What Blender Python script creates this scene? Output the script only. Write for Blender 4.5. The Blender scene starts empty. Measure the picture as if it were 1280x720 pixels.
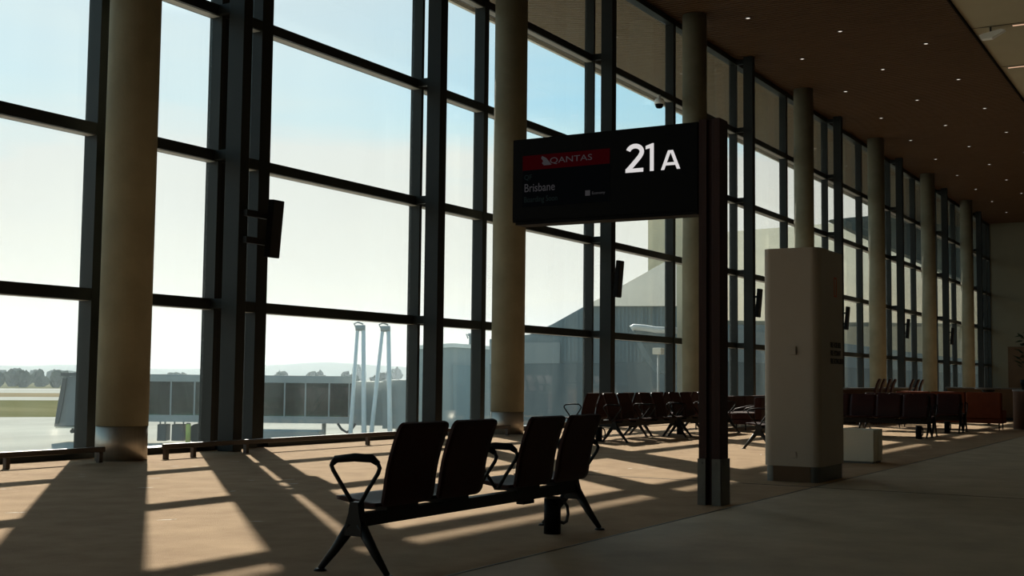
import bpy, bmesh, math, random
from mathutils import Vector, Matrix
random.seed(7)
PI = math.pi
sc = bpy.context.scene
COL = sc.collection

# ------------------------------------------------------------------ materials
def new_mat(name):
    m = bpy.data.materials.new(name); m.use_nodes = True
    nt = m.node_tree; nt.nodes.clear()
    out = nt.nodes.new('ShaderNodeOutputMaterial')
    return m, nt, out

def pbr(name, col, rough=0.6, metal=0.0, var=0.0, scale=4.0, col2=None, bump=0.0, bscale=None, stretch=None, spec=0.5, detail=4.0):
    m, nt, out = new_mat(name)
    b = nt.nodes.new('ShaderNodeBsdfPrincipled')
    b.inputs['Roughness'].default_value = rough
    b.inputs['Metallic'].default_value = metal
    b.inputs['Specular IOR Level'].default_value = spec
    nt.links.new(b.outputs[0], out.inputs[0])
    c1 = tuple(col) + (1,)
    tc = nt.nodes.new('ShaderNodeTexCoord')
    mp = nt.nodes.new('ShaderNodeMapping')
    nt.links.new(tc.outputs['Object'], mp.inputs[0])
    if stretch: mp.inputs['Scale'].default_value = stretch
    if col2 is None and var > 0:
        col2 = tuple(min(1, c * (1 + var)) for c in col); c1 = tuple(c * (1 - var) for c in col) + (1,)
    if col2 is not None:
        n = nt.nodes.new('ShaderNodeTexNoise'); n.inputs['Scale'].default_value = scale
        n.inputs['Detail'].default_value = detail; n.inputs['Roughness'].default_value = 0.6
        nt.links.new(mp.outputs[0], n.inputs['Vector'])
        r = nt.nodes.new('ShaderNodeValToRGB')
        r.color_ramp.elements[0].position = 0.32; r.color_ramp.elements[1].position = 0.68
        r.color_ramp.elements[0].color = c1; r.color_ramp.elements[1].color = tuple(col2) + (1,)
        nt.links.new(n.outputs['Fac'], r.inputs[0]); nt.links.new(r.outputs[0], b.inputs['Base Color'])
    else:
        b.inputs['Base Color'].default_value = c1
    if bump > 0:
        n2 = nt.nodes.new('ShaderNodeTexNoise'); n2.inputs['Scale'].default_value = bscale or scale * 4
        n2.inputs['Detail'].default_value = 3
        nt.links.new(mp.outputs[0], n2.inputs['Vector'])
        bp = nt.nodes.new('ShaderNodeBump'); bp.inputs['Strength'].default_value = bump; bp.inputs['Distance'].default_value = 0.02
        nt.links.new(n2.outputs['Fac'], bp.inputs['Height']); nt.links.new(bp.outputs[0], b.inputs['Normal'])
    return m

def emit(name, col, s):
    m, nt, out = new_mat(name)
    e = nt.nodes.new('ShaderNodeEmission'); e.inputs[0].default_value = tuple(col) + (1,); e.inputs[1].default_value = s
    nt.links.new(e.outputs[0], out.inputs[0]); return m

def glass_mat(name, tint, dust, dust_col=(0.8, 0.9, 0.9)):
    m, nt, out = new_mat(name)
    tr = nt.nodes.new('ShaderNodeBsdfTransparent'); tr.inputs[0].default_value = tuple(tint) + (1,)
    gl = nt.nodes.new('ShaderNodeBsdfGlossy'); gl.inputs['Roughness'].default_value = 0.02
    fr = nt.nodes.new('ShaderNodeFresnel'); fr.inputs[0].default_value = 1.4
    ge = nt.nodes.new('ShaderNodeNewGeometry'); io = nt.nodes.new('ShaderNodeMapRange')
    io.inputs[3].default_value = 1.4; io.inputs[4].default_value = 1 / 1.4      # same reflectance on both faces of the pane
    nt.links.new(ge.outputs['Backfacing'], io.inputs[0]); nt.links.new(io.outputs[0], fr.inputs[0])
    m1 = nt.nodes.new('ShaderNodeMixShader')
    nt.links.new(fr.outputs[0], m1.inputs[0]); nt.links.new(tr.outputs[0], m1.inputs[1]); nt.links.new(gl.outputs[0], m1.inputs[2])
    tl = nt.nodes.new('ShaderNodeBsdfTranslucent'); tl.inputs[0].default_value = tuple(dust_col) + (1,)
    m2 = nt.nodes.new('ShaderNodeMixShader')
    # streaky dust film on the pane
    tc = nt.nodes.new('ShaderNodeTexCoord'); mp = nt.nodes.new('ShaderNodeMapping'); mp.inputs['Scale'].default_value = (0.9, 0.9, 0.25)
    n = nt.nodes.new('ShaderNodeTexNoise'); n.inputs['Scale'].default_value = 2.0; n.inputs['Detail'].default_value = 3
    mr = nt.nodes.new('ShaderNodeMapRange'); mr.inputs[1].default_value = 0.3; mr.inputs[2].default_value = 0.7
    mr.inputs[3].default_value = dust * 0.6; mr.inputs[4].default_value = dust * 1.4
    nt.links.new(tc.outputs['Object'], mp.inputs[0]); nt.links.new(mp.outputs[0], n.inputs['Vector'])
    nt.links.new(n.outputs['Fac'], mr.inputs[0]); nt.links.new(mr.outputs[0], m2.inputs[0])
    nt.links.new(m1.outputs[0], m2.inputs[1]); nt.links.new(tl.outputs[0], m2.inputs[2])
    nt.links.new(m2.outputs[0], out.inputs[0]); return m

M = {}
M['carpet'] = pbr('tan_carpet', (0.305, 0.203, 0.126), 0.95, col2=(0.405, 0.278, 0.174), scale=2.2, bump=0.5, bscale=140, spec=0.05, detail=8)
M['fleck'] = pbr('leaf_motif', (0.80, 0.74, 0.66), 0.9, spec=0.1)
M['tile'] = pbr('grey_terrazzo', (0.335, 0.265, 0.185), 0.55, col2=(0.455, 0.37, 0.265), scale=1.6, detail=12, spec=0.2)
M['joint'] = pbr('joint_filler', (0.03, 0.025, 0.02), 0.8)
M['concrete'] = pbr('beige_concrete', (0.165, 0.150, 0.100), 0.75, col2=(0.225, 0.205, 0.140), scale=1.3, bump=0.15, bscale=30, spec=0.25, detail=8)
M['steel'] = pbr('brushed_steel', (0.40, 0.36, 0.31), 0.45, metal=0.8, var=0.08, scale=3, stretch=(6, 6, 0.4))
M['frame'] = pbr('grey_green_aluminium', (0.016, 0.019, 0.017), 0.4, var=0.05, scale=2, spec=0.2)
M['fin'] = pbr('dark_grey_steel_paint', (0.010, 0.012, 0.011), 0.5, var=0.08, scale=1.5, spec=0.2)
M['black'] = pbr('black_metal', (0.009, 0.009, 0.009), 0.5, var=0.1, scale=6, spec=0.2)
M['blackp'] = pbr('black_plastic', (0.004, 0.004, 0.0044), 0.6, spec=0.06)
M['alu'] = pbr('grey_aluminium', (0.09, 0.09, 0.085), 0.4, metal=0.5, var=0.05)
M['shell'] = pbr('dark_brown_seat_shell', (0.030, 0.008, 0.0065), 0.5, var=0.12, scale=5, spec=0.15)
M['uphol'] = pbr('brown_leather', (0.045, 0.014, 0.010), 0.55, var=0.12, scale=6, bump=0.1, bscale=60, spec=0.15)
M['orange'] = pbr('rust_leather', (0.16, 0.034, 0.011), 0.55, var=0.12, scale=6, bump=0.1, bscale=60, spec=0.15)
M['woodp'] = pbr('red_brown_timber', (0.022, 0.008, 0.006), 0.55, col2=(0.038, 0.013, 0.009), scale=3, stretch=(14, 14, 0.5), spec=0.2)
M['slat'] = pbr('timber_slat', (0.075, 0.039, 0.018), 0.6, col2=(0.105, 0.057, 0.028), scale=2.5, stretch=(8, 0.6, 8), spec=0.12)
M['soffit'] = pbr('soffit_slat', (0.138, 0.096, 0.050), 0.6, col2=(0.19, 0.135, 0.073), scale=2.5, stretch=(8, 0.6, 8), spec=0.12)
M['endw'] = pbr('end_wall_concrete', (0.17, 0.16, 0.115), 0.8, var=0.04, scale=0.7, spec=0.1)
M['slatback'] = pbr('slat_backing', (0.010, 0.007, 0.005), 0.9, spec=0.05)
M['ceil2'] = pbr('grey_ceiling_panel', (0.36, 0.315, 0.21), 0.8, var=0.03, scale=1)
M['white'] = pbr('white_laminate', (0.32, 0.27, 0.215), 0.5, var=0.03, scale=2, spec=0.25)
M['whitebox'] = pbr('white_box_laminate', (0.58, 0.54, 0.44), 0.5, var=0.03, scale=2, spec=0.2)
M['whitew'] = pbr('dim_wall_paint', (0.24, 0.215, 0.18), 0.8, var=0.04, scale=0.7, spec=0.1)
M['wallbrown'] = pbr('brown_wall_panel', (0.10, 0.062, 0.036), 0.7, var=0.1, scale=1, spec=0.1)
M['tan'] = pbr('tan_timber_veneer', (0.085, 0.042, 0.022), 0.6, var=0.12, scale=3, stretch=(6, 6, 0.6), spec=0.1)
M['underlit'] = pbr('pale_lit_underside', (0.42, 0.40, 0.36), 0.5, var=0.04, scale=2, spec=0.3)  # pale tone carries the outdoor light reflected under the transoms
M['rail'] = pbr('bronze_rail', (0.05, 0.036, 0.028), 0.45, metal=0.2, var=0.08)
M['red'] = pbr('red_print', (0.45, 0.05, 0.03), 0.6)
M['ink'] = pbr('black_print', (0.012, 0.011, 0.010), 0.7)
M['glass'] = glass_mat('curtain_wall_glass', (0.945, 0.97, 0.975), 0.010, (0.8, 0.95, 0.96))
M['plate'] = pbr('dull_steel_plate', (0.10, 0.10, 0.09), 0.5, metal=0.6, var=0.15, scale=5)
M['led'] = emit('downlight_glow', (1.0, 0.9, 0.78), 0.95)
M['strip'] = emit('light_strip_glow', (1.0, 0.62, 0.40), 0.72)
M['signw'] = emit('sign_white_glow', (0.93, 0.89, 0.88), 0.72)
M['scr_bg'] = emit('screen_dark', (0.25, 0.3, 0.35), 0.004)
M['scr_red'] = emit('screen_red', (0.9, 0.03, 0.06), 0.016)
M['scr_txt'] = emit('screen_text', (0.9, 0.85, 0.9), 0.032)
M['scr_dim'] = emit('screen_dim_text', (0.5, 0.75, 0.7), 0.010)
# outdoors
M['apron'] = pbr('pale_apron_concrete', (0.28, 0.27, 0.24), 0.95, col2=(0.40, 0.39, 0.345), scale=0.03, stretch=(1, 3, 1), spec=0.0, detail=6)
M['grass'] = pbr('dry_green_grass', (0.085, 0.085, 0.035), 1.0, col2=(0.15, 0.135, 0.07), scale=0.05, spec=0.0, stretch=(1, 0.2, 1))
M['drygrass'] = pbr('dry_tan_grass', (0.20, 0.16, 0.10), 1.0, var=0.1, scale=0.03, spec=0.0)
M['foliage'] = pbr('tree_foliage', (0.035, 0.05, 0.03), 1.0, var=0.2, scale=0.3, spec=0.0)
M['bark'] = pbr('tree_bark', (0.08, 0.06, 0.045), 1.0, spec=0.0)
M['hill'] = pbr('wooded_hill', (0.055, 0.065, 0.045), 1.0, var=0.2, scale=0.02, spec=0.0)
M['bridge'] = pbr('jet_bridge_grey', (0.30, 0.32, 0.31), 0.6, var=0.06, scale=1)
M['bridgel'] = pbr('jet_bridge_pale', (0.72, 0.74, 0.72), 0.6, var=0.05, scale=1)
M['bridged'] = pbr('jet_bridge_dark', (0.07, 0.075, 0.08), 0.6, var=0.1, scale=1)
M['bglass'] = glass_mat('jet_bridge_glass', (0.15, 0.29, 0.265), 0.004)
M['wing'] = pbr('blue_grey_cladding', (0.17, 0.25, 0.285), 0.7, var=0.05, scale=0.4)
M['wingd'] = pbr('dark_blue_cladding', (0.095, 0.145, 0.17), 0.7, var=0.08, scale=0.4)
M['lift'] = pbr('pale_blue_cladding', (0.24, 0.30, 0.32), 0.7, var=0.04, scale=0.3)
M['beige'] = pbr('beige_cladding', (0.76, 0.61, 0.39), 0.8, var=0.04, scale=0.3)
M['teal'] = pbr('grey_teal_shade', (0.085, 0.10, 0.09), 0.8, var=0.06, scale=0.5)  # dark tone for the eave shade on the beige wing
M['cab'] = pbr('cab_grey', (0.15, 0.165, 0.17), 0.6, var=0.06, scale=1)
M['hallroof'] = pbr('pale_roof_sheet', (0.52, 0.46, 0.34), 0.8, var=0.04, scale=0.4)
M['yellow'] = pbr('hi_vis_yellow', (0.50, 0.55, 0.12), 0.7)
M['rubber'] = pbr('black_rubber', (0.03, 0.03, 0.032), 0.8)
M['cream'] = pbr('cream_cladding', (0.62, 0.56, 0.45), 0.8, var=0.03, scale=0.3)

# ------------------------------------------------------------------ mesh helpers
def box(bm, x0, x1, y0, y1, z0, z1, mx=None, bev=0.0):
    vs = [bm.verts.new(Vector(p)) for p in ((x0,y0,z0),(x1,y0,z0),(x1,y1,z0),(x0,y1,z0),(x0,y0,z1),(x1,y0,z1),(x1,y1,z1),(x0,y1,z1))]
    fs = [bm.faces.new([vs[i] for i in q]) for q in ((0,3,2,1),(4,5,6,7),(0,1,5,4),(1,2,6,5),(2,3,7,6),(3,0,4,7))]
    if bev > 0:
        es = list({e for f in fs for e in f.edges})
        r = bmesh.ops.bevel(bm, geom=es, offset=bev, segments=2, profile=0.5, affect='EDGES')
        vs = list({v for f in r['faces'] for v in f.verts} | {v for v in vs if v.is_valid})
    if mx is not None:
        for v in vs: v.co = mx @ v.co
    return vs

def frame_for(d):
    d = d.normalized()
    a = Vector((0, 0, 1)) if abs(d.z) < 0.9 else Vector((1, 0, 0))
    u = d.cross(a).normalized(); v = u.cross(d).normalized()
    return u, v

def cyl(bm, p0, p1, r0, r1=None, n=16, cap=True):
    p0, p1 = Vector(p0), Vector(p1); r1 = r0 if r1 is None else r1
    u, v = frame_for(p1 - p0)
    A = [bm.verts.new(p0 + (u * math.cos(2*PI*i/n) + v * math.sin(2*PI*i/n)) * r0) for i in range(n)]
    B = [bm.verts.new(p1 + (u * math.cos(2*PI*i/n) + v * math.sin(2*PI*i/n)) * r1) for i in range(n)]
    for i in range(n):
        f = bm.faces.new((A[i], A[(i+1) % n], B[(i+1) % n], B[i])); f.smooth = True
    if cap:
        bm.faces.new(A[::-1]); bm.faces.new(B)

def tube(bm, pts, r, n=8, closed=False, sx=1.0):
    pts = [Vector(p) for p in pts]; m = len(pts); rings = []
    nrm = None
    for i, p in enumerate(pts):
        a = pts[i-1] if (i > 0 or closed) else pts[i]
        b = pts[(i+1) % m] if (i < m-1 or closed) else pts[i]
        d = (b - a).normalized()
        if nrm is None: u, v = frame_for(d)
        else:
            u = (nrm - d * nrm.dot(d))
            if u.length < 1e-6: u, v = frame_for(d)
            u.normalize(); v = u.cross(d).normalized()
        nrm = u
        rr = r[i] if isinstance(r, (list, tuple)) else r
        rings.append([bm.verts.new(p + (u * math.cos(2*PI*k/n) * sx + v * math.sin(2*PI*k/n)) * rr) for k in range(n)])
    rng = m if closed else m - 1
    for i in range(rng):
        A, B = rings[i], rings[(i+1) % m]
        for k in range(n):
            f = bm.faces.new((A[k], A[(k+1) % n], B[(k+1) % n], B[k])); f.smooth = True
    if not closed:
        bm.faces.new(rings[0][::-1]); bm.faces.new(rings[-1])

def prism(bm, poly, vec, mx=None):
    """poly: list of 3-D points (planar); extruded along vec"""
    vec = Vector(vec)
    A = [bm.verts.new(Vector(p)) for p in poly]; B = [bm.verts.new(Vector(p) + vec) for p in poly]
    n = len(A)
    bm.faces.new(A[::-1]); bm.faces.new(B)
    for i in range(n): bm.faces.new((A[i], A[(i+1) % n], B[(i+1) % n], B[i]))
    return A + B

def lathe(bm, prof, c=(0, 0, 0), n=24):
    rings = [[bm.verts.new((c[0] + r*math.cos(2*PI*k/n), c[1] + r*math.sin(2*PI*k/n), c[2] + z)) for k in range(n)] for r, z in prof]
    for A, B in zip(rings, rings[1:]):
        for k in range(n):
            f = bm.faces.new((A[k], A[(k+1) % n], B[(k+1) % n], B[k])); f.smooth = True
    bm.faces.new(rings[0][::-1]); bm.faces.new(rings[-1])

def blob(bm, c, rx, ry, rz, seed, sub=3, amp=0.25):
    r = bmesh.ops.create_icosphere(bm, subdivisions=sub, radius=1.0)
    rnd = random.Random(seed)
    ph = [(Vector((rnd.gauss(0,1), rnd.gauss(0,1), rnd.gauss(0,1))) * rnd.uniform(1.5, 5), rnd.uniform(0, 6)) for _ in range(8)]
    for v in r['verts']:
        d = v.co.copy(); k = 1 + amp * sum(math.sin(d.dot(a) + b) for a, b in ph) / 4
        v.co = Vector((c[0] + d.x*rx*k, c[1] + d.y*ry*k, c[2] + d.z*rz*k))

def obj(name, bm, mat, parent=None, loc=None):
    bmesh.ops.recalc_face_normals(bm, faces=bm.faces[:])
    me = bpy.data.meshes.new(name); bm.to_mesh(me); bm.free()
    mats = mat if isinstance(mat, (list, tuple)) else [mat]
    for mm in mats: me.materials.append(mm)
    o = bpy.data.objects.new(name, me); COL.objects.link(o)
    if parent is not None: o.parent = parent
    if loc is not None: o.location = loc
    return o

def mk(name, mat, parent, fn, loc=None):
    bm = bmesh.new(); fn(bm); return obj(name, bm, mat, parent, loc)

def tag(o, label, cat, group=None):
    o['label'] = label; o['category'] = cat
    if group: o['group'] = group
    return o

def thing(name, label, cat, loc=(0, 0, 0), rz=0.0, group=None):
    o = bpy.data.objects.new(name, None); COL.objects.link(o)
    o.empty_display_size = 0.2
    o.location = loc; o.rotation_euler = (0, 0, rz)
    return tag(o, label, cat, group)

def struct(name, mat, fn, parent=None):
    o = mk(name, mat, parent, fn)
    if parent is None: o['kind'] = 'structure'
    return o

def copy_tree(o, parent=None):
    c = o.copy(); COL.objects.link(c)
    if parent is not None: c.parent = parent
    for ch in list(o.children): copy_tree(ch, c)
    return c

def dup(root, label, loc, rz=None, group=None):
    c = copy_tree(root); c.location = loc
    if rz is not None: c.rotation_euler = (0, 0, rz)
    c['label'] = label
    if group: c['group'] = group
    return c

def text_mesh(name, s, size, mat, parent, origin, xdir, extrude=0.002, offset=0.0, shear=0.0, sx=1.0, align='LEFT'):
    """lettering as mesh standing upright: x runs along xdir, up is +z"""
    cu = bpy.data.curves.new(name, 'FONT'); cu.body = s; cu.size = size; cu.extrude = extrude; cu.offset = offset
    cu.shear = shear; cu.align_x = align; cu.resolution_u = 4
    t = bpy.data.objects.new(name, cu); COL.objects.link(t)
    dg = bpy.context.evaluated_depsgraph_get()
    me = bpy.data.meshes.new_from_object(t.evaluated_get(dg))
    bpy.data.objects.remove(t); bpy.data.curves.remove(cu)
    xd = Vector(xdir).normalized(); up = Vector((0, 0, 1)); nn = xd.cross(up)
    mx = Matrix(((xd.x*sx, up.x, nn.x, origin[0]), (xd.y*sx, up.y, nn.y, origin[1]), (xd.z*sx, up.z, nn.z, origin[2]), (0, 0, 0, 1)))
    me.transform(mx); me.materials.clear(); me.materials.append(mat)
    me.name = name
    o = bpy.data.objects.new(name, me); COL.objects.link(o); o.parent = parent
    return o

# ------------------------------------------------------------------ camera
H = 1.2
F = 1542.706
R_ = Vector((0.504885, -0.863118, 0.010891)); U_ = Vector((-0.067575, -0.026944, 0.99735)); W_ = Vector((0.860538, 0.504283, 0.071928))
cam = bpy.data.cameras.new('camera'); co = bpy.data.objects.new('camera', cam); COL.objects.link(co)
cam.sensor_width = 36.0; cam.sensor_fit = 'HORIZONTAL'; cam.lens = F / 1280 * 36.0
cam.clip_start = 0.05; cam.clip_end = 6000
mw = Matrix(((R_.x, U_.x, -W_.x, 0), (R_.y, U_.y, -W_.y, 0), (R_.z, U_.z, -W_.z, H), (0, 0, 0, 1)))
co.matrix_world = mw
sc.camera = co

def at(px, py, D):
    """world point seen at a photograph pixel, D metres in front of the lens (used while surveying the outdoor buildings)"""
    return Vector((0, 0, H)) + (W_ + R_ * ((px - 640) / F) - U_ * ((py - 360) / F)) * D

# ------------------------------------------------------------------ light and sky
sun = bpy.data.lights.new('sun', 'SUN'); sun.energy = 10.6; sun.angle = math.radians(0.53); sun.color = (1.0, 0.92, 0.78)
so = bpy.data.objects.new('sun', sun); COL.objects.link(so)
az = math.atan2(0.728, 0.685); el = math.radians(30.9)
sd = Vector((math.cos(el)*math.cos(az), math.cos(el)*math.sin(az), math.sin(el)))
so.rotation_euler = (-sd).to_track_quat('-Z', 'Y').to_euler(); so.location = (30, 60, 40)

wd = bpy.data.worlds.new('sky'); sc.world = wd; wd.use_nodes = True
nt = wd.node_tree; nt.nodes.clear()
out = nt.nodes.new('ShaderNodeOutputWorld'); bg = nt.nodes.new('ShaderNodeBackground')
tc = nt.nodes.new('ShaderNodeTexCoord'); sp = nt.nodes.new('ShaderNodeSeparateXYZ')
nt.links.new(tc.outputs['Generated'], sp.inputs[0])
# thin drifting cloud: bends the elevation the colour is read at
mp = nt.nodes.new('ShaderNodeMapping'); mp.inputs['Scale'].default_value = (1.3, 1.3, 8.0); mp.inputs['Rotation'].default_value = (0.18, -0.22, 0.4)
nz = nt.nodes.new('ShaderNodeTexNoise'); nz.inputs['Scale'].default_value = 1.6; nz.inputs['Detail'].default_value = 5; nz.inputs['Roughness'].default_value = 0.5
nt.links.new(tc.outputs['Generated'], mp.inputs[0]); nt.links.new(mp.outputs[0], nz.inputs['Vector'])
ma = nt.nodes.new('ShaderNodeMath'); ma.operation = 'MULTIPLY_ADD'; ma.inputs[1].default_value = 0.32; ma.inputs[2].default_value = -0.16
nt.links.new(nz.outputs['Fac'], ma.inputs[0])
ad = nt.nodes.new('ShaderNodeMath'); ad.operation = 'ADD'
nt.links.new(ma.outputs[0], ad.inputs[0]); nt.links.new(sp.outputs[2], ad.inputs[1])
cr = nt.nodes.new('ShaderNodeValToRGB'); e = cr.color_ramp.elements
stops = [(0.0, (0.96, 0.97, 0.93)), (0.06, (1.10, 1.07, 0.93)), (0.15, (1.05, 1.04, 0.94)), (0.215, (0.72, 1.02, 1.07)), (0.29, (0.52, 0.95, 1.15)), (0.55, (0.26, 0.50, 0.68)), (1.0, (0.16, 0.30, 0.46))]
e[0].position, e[0].color = stops[0][0], stops[0][1] + (1,)
e[1].position, e[1].color = stops[-1][0], stops[-1][1] + (1,)
for p, c in stops[1:-1]:
    k = e.new(p); k.color = c + (1,)
nt.links.new(ad.outputs[0], cr.inputs[0])
dt = nt.nodes.new('ShaderNodeVectorMath'); dt.operation = 'DOT_PRODUCT'; dt.inputs[1].default_value = tuple(sd)
nt.links.new(tc.outputs['Generated'], dt.inputs[0])
gm = nt.nodes.new('ShaderNodeMapRange'); gm.interpolation_type = 'SMOOTHSTEP'
gm.inputs[1].default_value = 0.87; gm.inputs[2].default_value = 1.0; gm.inputs[3].default_value = 0.0; gm.inputs[4].default_value = 0.9
nt.links.new(dt.outputs['Value'], gm.inputs[0])
mxs = nt.nodes.new('ShaderNodeMix'); mxs.data_type = 'RGBA'; mxs.inputs['B'].default_value = (0.92, 0.97, 0.96, 1)
nt.links.new(gm.outputs[0], mxs.inputs['Factor']); nt.links.new(cr.outputs[0], mxs.inputs['A']); 
au = nt.nodes.new('ShaderNodeMapRange'); au.interpolation_type = 'SMOOTHSTEP'      # bright aureole round the sun
au.inputs[1].default_value = 0.965; au.inputs[2].default_value = 0.998; au.inputs[3].default_value = 1.0; au.inputs[4].default_value = 9.0
nt.links.new(dt.outputs['Value'], au.inputs[0])
sc2 = nt.nodes.new('ShaderNodeVectorMath'); sc2.operation = 'SCALE'
nt.links.new(mxs.outputs['Result'], sc2.inputs[0]); nt.links.new(au.outputs[0], sc2.inputs['Scale'])
nt.links.new(sc2.outputs[0], bg.inputs[0]); bg.inputs[1].default_value = 0.95
nt.links.new(bg.outputs[0], out.inputs[0])

# ------------------------------------------------------------------ room shell
S0, L = 12.108, 10.4973          # column rhythm along the glass wall
YC, RC, HC = 13.33, 0.353, 11.77
SEND = 87.0; SBACK = -9.0; YR = -7.0
YE = 4.13                        # carpet / terrazzo edge

def f_floor(bm):
    box(bm, SBACK, SEND, YR, YE, -0.4, 0.0)
    box(bm, SBACK, SEND, YE, 14.35, -0.4, -0.012)
struct('floor', M['tile'], f_floor)
car = struct('floor_carpet', M['carpet'], lambda bm: box(bm, SBACK, SEND, YE, 13.95, -0.011, 0.001))
def leaf(bm, x, y, a, l):
    mx = Matrix.Translation((x, y, 0.001)) @ Matrix.Rotation(a, 4, 'Z')
    pts = [(-l, 0), (-l*.5, l*.13), (0, l*.2), (l*.4, l*.14), (l, 0), (l*.4, -l*.12), (0, -l*.1), (-l*.4, -l*.04)]
    A = [bm.verts.new(mx @ Vector((px, py, 0.0015))) for px, py in pts]
    bm.faces.new(A)
def f_leaves(bm):
    for x, y, a in ((8.36,10.9,.3),(7.03,9.0,.2),(9.33,9.9,.1),(7.4,7.6,.4),(10.2,10.7,.2),(11.0,9.4,.3),(10.6,9.0,.5),(12.8,11.9,.1)):
        leaf(bm, x, y, -0.9 + a, 0.085); leaf(bm, x + 0.05, y - 0.03, -0.4 + a, 0.05)
    rnd = random.Random(3)
    for i in range(110):
        x, y = rnd.uniform(5, 60), rnd.uniform(4.6, 13.2)
        leaf(bm, x, y, rnd.uniform(-1.3, 0.2), rnd.uniform(.05, .085))
mk('leaf_motif', M['fleck'], car, f_leaves)
struct('trim_1', M['joint'], lambda bm: (box(bm, 13.80, 13.82, 4.13, 8.2, 0.0005, 0.004), box(bm, 13.80, 13.82, YR, 4.13, -0.004, 0.002)))
struct('trim_2', M['alu'], lambda bm: box(bm, SBACK, SEND, YE - 0.006, YE + 0.006, -0.01, 0.004))

YS = 6.62
def f_slats(bm):
    box(bm, SBACK, SEND, YS, 14.3, HC + 0.018, HC + 0.16)
def f_slats2(bm):
    s = 2.0
    while s < SEND - .2:
        box(bm, s, s + 0.105, YS, 14.12, HC, HC + 0.018); s += 0.18
cl = struct('ceiling', M['slatback'], f_slats)
mk('timber_slats', M['slat'], cl, f_slats2)
struct('ceiling_trim', M['slatback'], lambda bm: box(bm, SBACK, SEND, YS - 0.05, YS, HC - 0.06, HC + 0.3))
c2 = struct('ceiling_panels', M['ceil2'], lambda bm: box(bm, SBACK, SEND, YR, YS - 0.05, HC + 0.02, HC + 0.2))
def f_cj(bm):
    for k in range(18):
        s = 38.35 - 5.2 * 8 + 5.2 * k
        if SBACK < s < SEND: box(bm, s, s + 0.03, YR, YS - .06, HC + 0.012, HC + 0.03)
mk('panel_joints', M['joint'], c2, f_cj)
# roof overhang outdoors, rising outward
SO0, SO1 = -9.0, 100.0
ov = struct('roof_overhang', M['slatback'], lambda bm: prism(bm, [(SO0, 14.3, 11.80), (SO0, 20.5, 12.80), (SO0, 20.5, 13.3), (SO0, 14.3, 13.3)], (SO1 - SO0, 0, 0)))
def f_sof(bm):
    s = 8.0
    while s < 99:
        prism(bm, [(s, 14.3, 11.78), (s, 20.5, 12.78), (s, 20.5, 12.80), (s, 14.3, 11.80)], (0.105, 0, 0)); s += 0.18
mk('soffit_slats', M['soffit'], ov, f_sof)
mk('fascia', M['cream'], ov, lambda bm: box(bm, SO0, SO1, 20.5, 20.62, 12.70, 13.3))
struct('wall_right', M['whitew'], lambda bm: box(bm, SBACK, SEND, YR - 0.3, YR, -0.4, 12.2))
struct('wall_back', M['whitew'], lambda bm: box(bm, SBACK - 0.3, SBACK, YR, 14.3, -0.4, 12.2))
we = struct('wall_end', M['endw'], lambda bm: box(bm, SEND, SEND + 0.3, YR, 14.3, -0.4, 12.2))
mk('wainscot', M['wallbrown'], we, lambda bm: box(bm, SEND - 0.06, SEND, YR + .05, 12.95, 0.0, 3.55))
mk('brown_panel', M['wallbrown'], we, lambda bm: box(bm, SEND - 0.05, SEND, YR + .05, 11.75, 3.6, 11.7))

# ------------------------------------------------------------------ glass wall, one window per bay
TZ = (2.39, 4.765, 7.13, 9.45)
YG0, YG1 = 13.97, 14.23
def MW(s): return 0.135 if abs(s - 15.585) < .01 else 0.04      # the expansion joint has one wide mullion
def window(n, s0, s1, mulls):
    def f(bm):
        box(bm, s0 - 0.095, s0 + 0.085, YG0, YG1, 0.0, HC)
        for s in [q for q in mulls if MW(q) < .05]: box(bm, s - MW(s), s + MW(s), YG0, YG1, 0.0, HC)
        xs = [s0 + .045] + list(mulls) + [s1 - .013]; hw = [.04] + [MW(q) for q in mulls] + [.04]
        for a, b in [(xs[q] + hw[q] - .04, xs[q+1] - hw[q+1] + .04) for q in range(len(xs) - 1)]:
            for z in TZ: box(bm, a + 0.042, b - 0.042, YG0 + 0.005, YG1 - 0.005, z - 0.17, z)
            box(bm, a + 0.042, b - 0.042, YG0 + 0.005, YG1 - 0.005, 11.58, 11.75)
            box(bm, a + 0.042, b - 0.042, 13.86, YG1 - 0.005, 0.0, 0.10)
    w = struct('window_%d' % n, M['frame'], f)
    def g(bm):
        xs = [s0 + .045] + list(mulls) + [s1 - .013]; hw = [.04] + [MW(q) for q in mulls] + [.04]
        zs = [0.10] + [t for z in TZ for t in (z - 0.17, z)] + [11.58]
        for a, b in [(xs[q] + hw[q] - .04, xs[q+1] - hw[q+1] + .04) for q in range(len(xs) - 1)]:
            for i in range(0, len(zs), 2):
                box(bm, a + 0.043, b - 0.043, 14.175, 14.192, zs[i] + 0.002, zs[i+1] - 0.002)
    mk('glass_panes', M['glass'], w, g)
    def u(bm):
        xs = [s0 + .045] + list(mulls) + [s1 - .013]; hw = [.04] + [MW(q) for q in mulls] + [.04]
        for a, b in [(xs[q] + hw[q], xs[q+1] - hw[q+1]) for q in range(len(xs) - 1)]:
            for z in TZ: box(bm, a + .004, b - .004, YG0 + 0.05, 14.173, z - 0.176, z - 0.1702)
    mk('lit_underside', M['underlit'], w, u)  # added pale strip: reflected light on the transom undersides, put into colour
    if n == 3: mk('wide_mullion', M['fin'], w, lambda bm: box(bm, 15.45, 15.72, YG0, YG1, 0.0, HC))
    if n == 3: mk('blind_panel', M['fin'], w, lambda bm: box(bm, 14.575, 15.15, 14.0, 14.09, 0.101, 11.575))
    return w
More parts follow.
